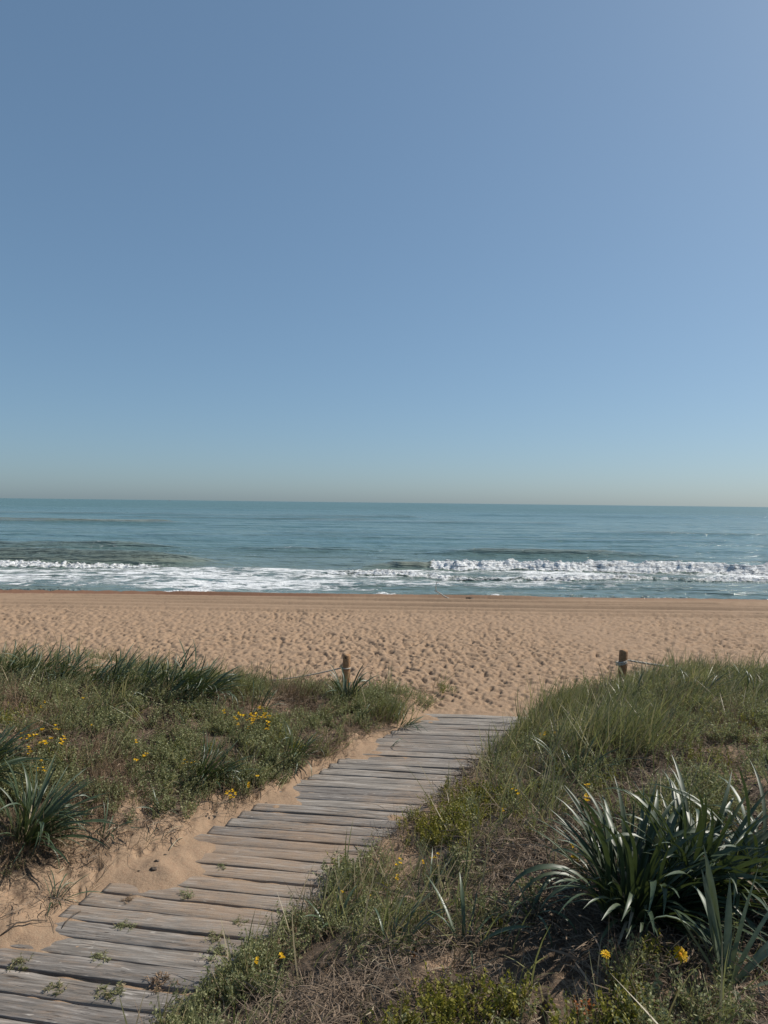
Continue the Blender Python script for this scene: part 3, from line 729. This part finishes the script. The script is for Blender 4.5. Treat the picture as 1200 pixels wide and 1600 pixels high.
def scatter(name, kind, P, rot, scl, label, cat):
    vid = rng.integers(0, len(protos[kind]), len(P))
    me = bpy.data.meshes.new(name); me.vertices.add(len(P)); me.vertices.foreach_set('co', np.asarray(P, np.float32).ravel())
    a = me.attributes.new('irot', 'FLOAT_VECTOR', 'POINT'); a.data.foreach_set('vector', np.asarray(rot, np.float32).ravel())
    a = me.attributes.new('iscl', 'FLOAT', 'POINT'); a.data.foreach_set('value', np.asarray(scl, np.float32))
    a = me.attributes.new('ivid', 'INT', 'POINT'); a.data.foreach_set('value', np.asarray(vid, np.int32))
    o = link(name, me); tag(o, label, cat, kind='stuff')
    ng = bpy.data.node_groups.new('scatter_' + kind, 'GeometryNodeTree')
    ng.interface.new_socket('Geometry', in_out='INPUT', socket_type='NodeSocketGeometry')
    ng.interface.new_socket('Geometry', in_out='OUTPUT', socket_type='NodeSocketGeometry')
    gi = ng.nodes.new('NodeGroupInput'); go = ng.nodes.new('NodeGroupOutput')
    ci = ng.nodes.new('GeometryNodeCollectionInfo'); ci.inputs['Collection'].default_value = _cols[kind]
    ci.inputs['Separate Children'].default_value = True; ci.inputs['Reset Children'].default_value = True
    ip = ng.nodes.new('GeometryNodeInstanceOnPoints'); ip.inputs['Pick Instance'].default_value = True
    def attr(nm, ty):
        n_ = ng.nodes.new('GeometryNodeInputNamedAttribute'); n_.data_type = ty; n_.inputs['Name'].default_value = nm
        return next(s_ for s_ in n_.outputs if s_.enabled and s_.name == 'Attribute')
    ng.links.new(gi.outputs[0], ip.inputs['Points']); ng.links.new(ci.outputs[0], ip.inputs['Instance'])
    ng.links.new(attr('ivid', 'INT'), ip.inputs['Instance Index']); ng.links.new(attr('irot', 'FLOAT_VECTOR'), ip.inputs['Rotation'])
    ng.links.new(attr('iscl', 'FLOAT'), ip.inputs['Scale']); ng.links.new(ip.outputs[0], go.inputs[0])
    md = o.modifiers.new('scatter', 'NODES'); md.node_group = ng
    return o
DENS = {  # plants per square metre by map letter
    'herb':   {'H': 640, 'h': 240, 'G': 200, 'g': 120, 'D': 200, 'L': 200, 'Y': 560, 'T': 22, 't': 6, 'y': 60, 'd': 10, 's': 2},
    'spurge': {'y': 330, 'Y': 60, 'h': 25, 'H': 12, 'T': 5, 'g': 25},
    'grass':  {'G': 190, 'g': 80, 'H': 60, 'L': 80, 'D': 20, 'h': 16, 'T': 12, 'y': 24},
    'short':  {'G': 80, 'g': 60, 'H': 60, 'L': 60, 'D': 60, 'h': 60, 'T': 26, 'y': 60, 't': 10, 'd': 16, 's': 4},
    'dry':    {'D': 300, 'd': 100, 'G': 50, 'g': 80, 'H': 36, 'h': 60, 'T': 45, 't': 14, 's': 36, 'S': 6, 'y': 30, 'L': 60, 'Y': 30},
    'litter': {'D': 260, 'd': 200, 'G': 120, 'g': 220, 'H': 120, 'h': 200, 'T': 750, 't': 400, 's': 240, 'S': 70, 'y': 160, 'L': 60, 'Y': 80},
    'straw':  {'D': 70, 'd': 60, 'G': 25, 'g': 70, 'H': 20, 'h': 70, 'T': 120, 't': 90, 's': 36, 'S': 6, 'y': 40, 'L': 40, 'Y': 20},
}
INFO = {'herb': ('low_herbs', 'grey-green feathery herbs matted over both dunes', 'ground cover', 1.0, .18), 'spurge': ('leafy_ground_cover', 'yellow-green small-leaved ground cover along the right bank and at the bottom edge', 'ground cover', 1.0, .2),
        'grass': ('dune_grass', 'tall thin wind-bent dune grass on both dune crests', 'grass', 1.0, .12), 'short': ('short_grass', 'short green grass blades scattered over the dunes', 'grass', 1.0, .2),
        'dry': ('dry_stems', 'dry brown stems tangled over the dune sand', 'dry grass', 1.0, .25), 'litter': ('plant_litter', 'dark brown dead twigs and leaf litter lying on the dune sand', 'litter', 1.0, .15),
        'straw': ('straw_bits', 'pale dead straw bits strewn over sand and litter', 'litter', 1.0, .15)}
DMAX = 1000.0
def candidates(n):
    y = rng.uniform(1.9, 8.7, n); x = rng.uniform(-1, 1, n) * 7.2
    keep = np.abs(x) < 0.62 * y + 1.6
    return x[keep], y[keep], 14.4 * 6.8 / n
clump = None
for kind, dd in DENS.items():
    dm = max(dd.values()); n = int(14.4 * 6.8 * dm * 1.0)
    x, y, _ = candidates(n)
    z = terrain(x, y)
    code = cover(x, y, z, 1.0)
    dens = np.zeros(len(x))
    for ch, v in dd.items(): dens[code == ord(ch)] = v
    cl = 0.55 + 0.9 * vn(x * 3.2, y * 3.2, 900 + len(kind)) + 0.5 * vn(x * 9, y * 9, 910)
    dens = dens * np.clip(cl, 0.05, 1.6) * veg_zone(x, y)
    k = rng.random(len(x)) < dens / dm
    x, y, z = x[k], y[k], z[k]
    nm, lb, ct, sz, tl = INFO[kind]
    rot = np.stack([rng.normal(0, tl, len(x)), rng.normal(0, tl, len(x)) , rng.normal(0, 0.9, len(x)) if kind in ('grass', 'dry', 'short') else rng.uniform(0, 6.28, len(x))], -1)
    s_ = rng.uniform(.6, 1.25, len(x)) * sz
    scatter(nm, kind, np.stack([x, y, z - .004], -1), rot, s_, lb, ct)

n = 420
x = rng.uniform(-9, 9, n); y = rng.uniform(7.8, 19.5, n); k = vn(x * .5, y * .8, 950) > -0.1; x, y = x[k], y[k]; z = terrain(x, y)
scatter('beach_litter', 'litter', np.stack([x, y, z], -1), np.stack([x * 0, x * 0, x], -1), rng.uniform(.25, .8, len(x)), 'tiny dark plant bits strewn over the open beach sand', 'litter')
# ------------------------------------------------------------------ tussocks
def tussock(px, py, n, L, rad_, label, lean=.45, mat=m_grass, seed=0):
    x, y, z = at(px, py)
    me = proto_grass(600 + seed, mat, L, int(n * .45), .0068, lean, .42, .55, 'marram_tussock', rad_)
    o = link('marram_tussock', me, None, (x, y, z - .02)); return tag(o, label, 'grass tussock')
tussock(885, 1120, 1100, .40, .17, 'tallest fine-bladed grass tussock, leftmost on the right dune above the boardwalk end', .15, seed=1)
tussock(960, 1165, 1100, .42, .20, 'dense grass tussock with a dark hollow under it, below the roped post', .2, seed=2)
tussock(838, 1150, 500, .30, .10, 'low grass tussock spilling towards the right border of the far boardwalk', -.2, seed=3)
tussock(1050, 1110, 700, .34, .18, 'grass tussock under the sagging rope on the right dune', .3, seed=4)
tussock(380, 1082, 450, .30, .11, 'olive-brown grass tussock right of the dark crest clumps on the left dune', .3, m_grass, seed=5)
tussock(600, 1118, 500, .26, .10, 'straw-tinted grass tussock between the spiky fan and the boardwalk end', .3, m_grass, seed=6)
tussock(470, 1090, 350, .22, .10, 'low brownish grass tussock left of the spiky fan in front of the post', .2, m_dry, seed=7)

# ------------------------------------------------------------------ flowers
def small_flower(k):
    r = random.Random(700 + k); mb = MB(); H = .09 * r.uniform(.8, 1.3)
    mb.tube([(0, 0, 0), (.006, .003, H * .6), (.012, 0, H)], [.0012, .001, .001], 4, 1)
    for c_ in range(3):
        cx, cy, cz = .012 + r.gauss(0, .008) * (c_ > 0), r.gauss(0, .008) * (c_ > 0), H + r.uniform(-.008, .012)
        for q in range(6):
            a = q * 1.047 + r.uniform(-.2, .2); up = r.uniform(.1, .9)
            d = Vector((math.cos(a), math.sin(a), up)).normalized() * .011; s_ = Vector((-math.sin(a), math.cos(a), 0)) * .0042
            b = Vector((cx, cy, cz)); m_ = b + d * .6
            mb.add([b[:], (m_ + s_)[:], (b + d)[:], (m_ - s_)[:]], [(0, 1, 2, 3)], 0)
    return mb.mesh('yellow_flower', [m_petal, m_grass], False)
SF = [small_flower(k) for k in range(5)]
patches = [([(40, 1172), (48, 1168), (55, 1178), (60, 1166), (52, 1188), (72, 1172), (76, 1180), (82, 1170), (92, 1176), (97, 1166), (88, 1186), (44, 1180)], 'bright yellow flower in the thick patch above the big fountain plant on the left', 1.35),
           ([(372, 1138), (380, 1131), (388, 1135), (396, 1129), (404, 1134), (412, 1140), (420, 1136), (390, 1144), (400, 1146), (416, 1150), (366, 1129), (408, 1125), (424, 1146), (355, 1124), (384, 1141), (410, 1133), (398, 1139), (376, 1133), (402, 1129), (414, 1147), (393, 1148), (422, 1141)], 'small yellow flower in the patch in the middle of the left dune', 1.35),
           ([(60, 1215), (68, 1228), (62, 1205)], 'yellow flower just above the dark fountain plant leaves', 1.2),
           ([(64, 1100), (66, 1108), (128, 1105), (142, 1138)], 'tiny yellow flower near the back of the left dune', 1.0),
           ([(212, 1166), (222, 1200), (218, 1208), (226, 1196), (290, 1210), (296, 1206)], 'yellow flower among the brown stems of the left dune', 1.1),
           ([(362, 1250), (366, 1262), (370, 1256), (390, 1230), (395, 1224), (360, 1258), (393, 1236)], 'pale yellow flower at the sandy foot of the left dune', 1.2),
           ([(846, 1152), (852, 1150), (858, 1156), (866, 1150), (850, 1160)], 'yellow flower at the foot of the tallest grass tussock', 1.1),
           ([(912, 1258), (918, 1262), (914, 1268), (813, 1260), (784, 1270)], 'yellow flower left of the top of the largest strap-leaved clump', 1.1),
           ([(893, 1350), (906, 1354), (888, 1364), (900, 1362)], 'yellow flower below the left-reaching leaves of the largest clump', 1.1),
           ([(1010, 1408), (1022, 1412), (1034, 1402), (1040, 1414), (1046, 1406), (1016, 1420)], 'yellow flower in the shade at the foot of the largest clump', 1.0),
           ([(618, 1374), (624, 1384), (662, 1366), (690, 1372), (688, 1366), (584, 1416), (540, 1410)], 'small yellow flower on the right bank beside the planks', .9),
           ([(402, 1516), (440, 1532)], 'yellow flower in the herbs at the lower right border of the boardwalk', .9)]
for pts, lb, s_ in patches:
    for (px, py) in pts:
        x, y, z = at(px + random.uniform(-2, 2), py + 12)
        o = link('yellow_flower', SF[random.randrange(5)], None, (x, y, z + .015), (random.uniform(-.2, .2), random.uniform(-.2, .2), random.uniform(0, 6)), 1.05 * s_ * random.uniform(.7, 1.2))
        tag(o, lb, 'flower', 'flowers: ' + lb)
pm = MB()
L_ = .026
pm.ribbon([(0.004, 0, 0), (.010, 0, .002), (.018, 0, .003), (L_, 0, .001), (L_ + .003, 0, -.001)], [.003, .0058, .0068, .006, .002], (0, 1, 0), .08)
petal_me = pm.mesh('petal', m_petal)
dm_ = MB(); V = []; 
for q, (zz, rr) in enumerate(((-.004, .004), (0, .0085), (.003, .0075), (.005, .003))):
    V += [(rr * math.cos(a), rr * math.sin(a), zz) for a in np.linspace(0, 2 * math.pi, 11)[:-1]]
dm_.add(V, [(q * 10 + j, q * 10 + (j + 1) % 10, q * 10 + 10 + (j + 1) % 10, q * 10 + 10 + j) for q in range(3) for j in range(10)] + [tuple(30 + j for j in range(10))])
disc_me = dm_.mesh('disc', m_disc)
def daisy(px, py, H, face, label, s_=1.0):
    x, y, z = at(px, py); root = bpy.data.objects.new('daisy', None); COL.objects.link(root); root.location = (x, y, z); tag(root, label, 'flower', 'large yellow daisies at lower right')
    mb = MB(); mb.tube([(0, 0, 0), (.004, 0, H * .5), (0, 0, H)], [.0022, .0018, .0018], 6); link('stem', mb.mesh('stem', m_dry), root)
    h = Matrix.Translation((0, 0, H)) @ Euler(face).to_matrix().to_4x4() @ Matrix.Scale(s_, 4)
    d = link('disc', disc_me, root); d.matrix_local = h
    for q in range(15):
        for ring in (0, 1):
            if ring and q % 2: continue
            o = link('petal', petal_me, root)
            o.matrix_local = h @ Matrix.Rotation(q * 2 * math.pi / 15 + ring * .2, 4, 'Z') @ Matrix.Rotation(-.15 - .25 * ring + random.uniform(-.15, .15), 4, 'Y') @ Matrix.Scale(1 - .15 * ring, 4)
daisy(945, 1545, .125, (R(10), R(6), 0), 'yellow daisy seen from the side on a thin brown stem in the shaded sand', .72)
daisy(1062, 1530, .085, (R(38), R(14), 0), 'open yellow daisy tilted to the camera, left of the nearest strap-leaved plant', 1.0)

for px, py, lb, s_ in ((915, 1594, 'orange and yellow dying herb sprig at the bottom edge right of the middle', .8), (648, 1500, 'small orange dying leaf cluster at the foot of the upright tuft', .35), (985, 1598, 'yellowing herb sprig at the bottom edge below the side-on daisy', .6)):
    x, y, z = at(px, py); me = proto_herb(900 + px, m_orange, .09, .016, .005, 8, .1, 12); me.name = 'dying_herb'
    tag(link('dying_herb', me, None, (x, y, z), (0, 0, 1), s_), lb, 'plant')
# ------------------------------------------------------------------ weeds in the gaps of the planks
def weed(k, mat):
    me = proto_herb(800 + k, mat, .035, .015, .0022, 22, .0, 9); me.transform(Matrix.Diagonal((1.2, 1.2, .45, 1))); me.name = 'weed_tuft'; return me
WM = [weed(0, m_herb), weed(1, m_grass), weed(2, m_grass), weed(3, m_dry)]
for px, py, mi, s_, lb in ((195, 1453, 0, 1.0, 'green weed tuft in a plank gap just below the left sand drift'), (335, 1470, 1, .9, 'small green weed in a plank gap beside a pale scuff, near the right bank'),
                          (157, 1502, 0, 1.0, 'compact green weed tuft in a gap near the middle of the near planks'), (30, 1512, 1, 1.1, 'green weed tuft in a gap at the left edge of the picture'),
                          (88, 1549, 2, 1.0, 'wide green weed tuft in a gap at the lower left'), (173, 1560, 2, 1.3, 'widest green weed tuft, in the second gap from the bottom'),
                          (338, 1493, 0, 1.2, 'long green weed mat growing over a plank by the right bank'), (250, 1541, 3, 1.3, 'brown dried weed tuft in a gap close to the right bank'),
                          (200, 1408, 3, .7, 'tiny brown weed on the sandy plank near the left sand drift'), (373, 1447, 1, .8, 'tiny weed at the right bank on the planks below the sand drift'),
                          (292, 1403, 0, .9, 'flat green weed at the lower lip of the sand drift'), (347, 1358, 0, .7, 'tiny green sprout at the right tip of the sand drift'),
                          (290, 1598, 2, 1.8, 'green weed fringe at the bottom edge where bank meets planks')):
    x, y, z = at(px, py)
    tag(link('weed_tuft', WM[mi], None, (x, y, max(z, -.002)), (0, 0, random.uniform(0, 6)), s_), lb, 'weed', 'weeds growing between the planks')

# ------------------------------------------------------------------ beach finds and bits on the sand
x, y = 1.95, 20.1
root = bpy.data.objects.new('driftwood_branch', None); COL.objects.link(root); root.location = (x, y, ground(x, y)); tag(root, 'thin pale driftwood branch sticking up at the water edge of the beach', 'driftwood')
mb = MB(); mb.tube([(.10, 0, -.04), (-.05, 0, .02), (-.22, 0, .10), (-.40, 0, .22), (-.50, .02, .26)], [.026, .024, .02, .016, .010], 7); link('branch', mb.mesh('branch', m_drift), root)
mb = MB(); mb.tube([(-.44, .01, .24), (-.46, .01, .36), (-.43, .01, .50), (-.42, .01, .52)], [.010, .009, .007, .004], 6); mb.tube([(-.45, .01, .47), (-.38, .01, .50), (-.32, .01, .50)], [.006, .005, .003], 5)
link('twig', mb.mesh('twig', m_drift), root)
def lump(name, x, y, z, sx, sy, sz, mat, label, cat, seed, group=None):
    r = random.Random(seed); mb = MB(); V = []; n = 12
    for q in range(6):
        ph = math.pi * q / 5
        for j in range(n):
            a = 2 * math.pi * j / n; k_ = 1 + r.uniform(-.4, .4)
            V.append((sx * math.sin(ph) * math.cos(a) * k_, sy * math.sin(ph) * math.sin(a) * k_, sz * math.cos(ph) * k_))
    mb.add(V, [(q * n + j, q * n + (j + 1) % n, q * n + n + (j + 1) % n, q * n + n + j) for q in range(5) for j in range(n)])
    return tag(link(name, mb.mesh(name, mat), None, (x, y, z), (0, 0, r.uniform(-.3, .3))), label, cat, group)
lump('seaweed_heap', 2.46, 20.1, ground(2.46, 20.1) + .02, .15, .06, .05, m_weed, 'flat dark seaweed heap on the beach edge right of the driftwood', 'seaweed', 1)
for k, (px, py, s_, lb) in enumerate(((245, 1346, .012, 'larger dark clod on the sand beside the left sand drift'), (241, 1358, .017, 'flat dark clod just below the larger one by the sand drift'), (258, 1336, .008, 'small dark clod above the other two by the sand drift'),
                                     (217, 1361, .007, 'small dark crumb left of the flat clod on the sand'))):
    x, y, z = at(px, py); lump('clod', x, y, z + s_ * .1, s_ * 1.3, s_, s_ * .45, m_clod, lb, 'clod', 20 + k, 'dark clods on the sand by the drift')
def stick(p0, p1, r0, mat, label, bow=.02):
    a = Vector(at(*p0)); b = Vector(at(*p1)); mb = MB(); pts = []
    for q in np.linspace(0, 1, 7):
        p_ = a.lerp(b, q); p_.z = ground(p_.x, p_.y) + r0 + bow * math.sin(q * math.pi); pts.append(p_)
    mb.tube(pts, [r0 * .7, r0, r0, r0, r0 * .9, r0 * .7, r0 * .3], 6); tag(link('stick', mb.mesh('stick', mat)), label, 'stick')
stick((264, 1330), (286, 1310), .004, m_straw, 'pale straight straw lying on the sand above the clods')
stick((258, 1308), (288, 1293), .003, m_straw, 'bent pale straw on the sand left of the jutting plank')
stick((0, 1464), (75, 1440), .004, m_clod, 'dark stick lying on sand at the left edge below the dune')
stick((96, 1452), (130, 1424), .003, m_clod, 'thin dark twig curved on the sand at the plank corner')

# a boat at the horizon, a speck in the picture
bx, by = (265 - 600) / FPX * 2600, 2600.0
root = bpy.data.objects.new('fishing_boat', None); COL.objects.link(root); root.location = (bx, by, SEA_Z); tag(root, 'tiny fishing boat on the horizon left of the middle', 'boat')
mb = MB(); n = 9; V = []
for i in range(n):
    f = i / (n - 1) * 2 - 1; w_ = 1.5 * (1 - abs(f) ** 2.6) + .05; xh = f * 5
    V += [(xh, -w_, 1.3 + .5 * f * f), (xh * .93, -w_ * .6, -.3), (xh * .93, w_ * .6, -.3), (xh, w_, 1.3 + .5 * f * f)]
mb.add(V, [(i * 4 + j, i * 4 + 4 + j, i * 4 + 5 + j, i * 4 + 1 + j) for i in range(n - 1) for j in range(3)] + [(i * 4 + 3, i * 4 + 7, i * 4 + 4, i * 4) for i in range(n - 1)])
link('hull', mb.mesh('hull', m_hull, False), root)
mb = MB(); mb.add([(-1.5, -1, 1.2), (1, -1, 1.2), (1, 1, 1.2), (-1.5, 1, 1.2), (-1.3, -.9, 3.3), (.6, -.9, 3.3), (.6, .9, 3.3), (-1.3, .9, 3.3)], [(0, 1, 5, 4), (1, 2, 6, 5), (2, 3, 7, 6), (3, 0, 4, 7), (4, 5, 6, 7)])
link('cabin', mb.mesh('cabin', m_hull, False), root)
mb = MB(); mb.tube([(-.3, 0, 3.2), (-.3, 0, 6)], [.12, .06], 6); link('mast', mb.mesh('mast', m_clod), root)
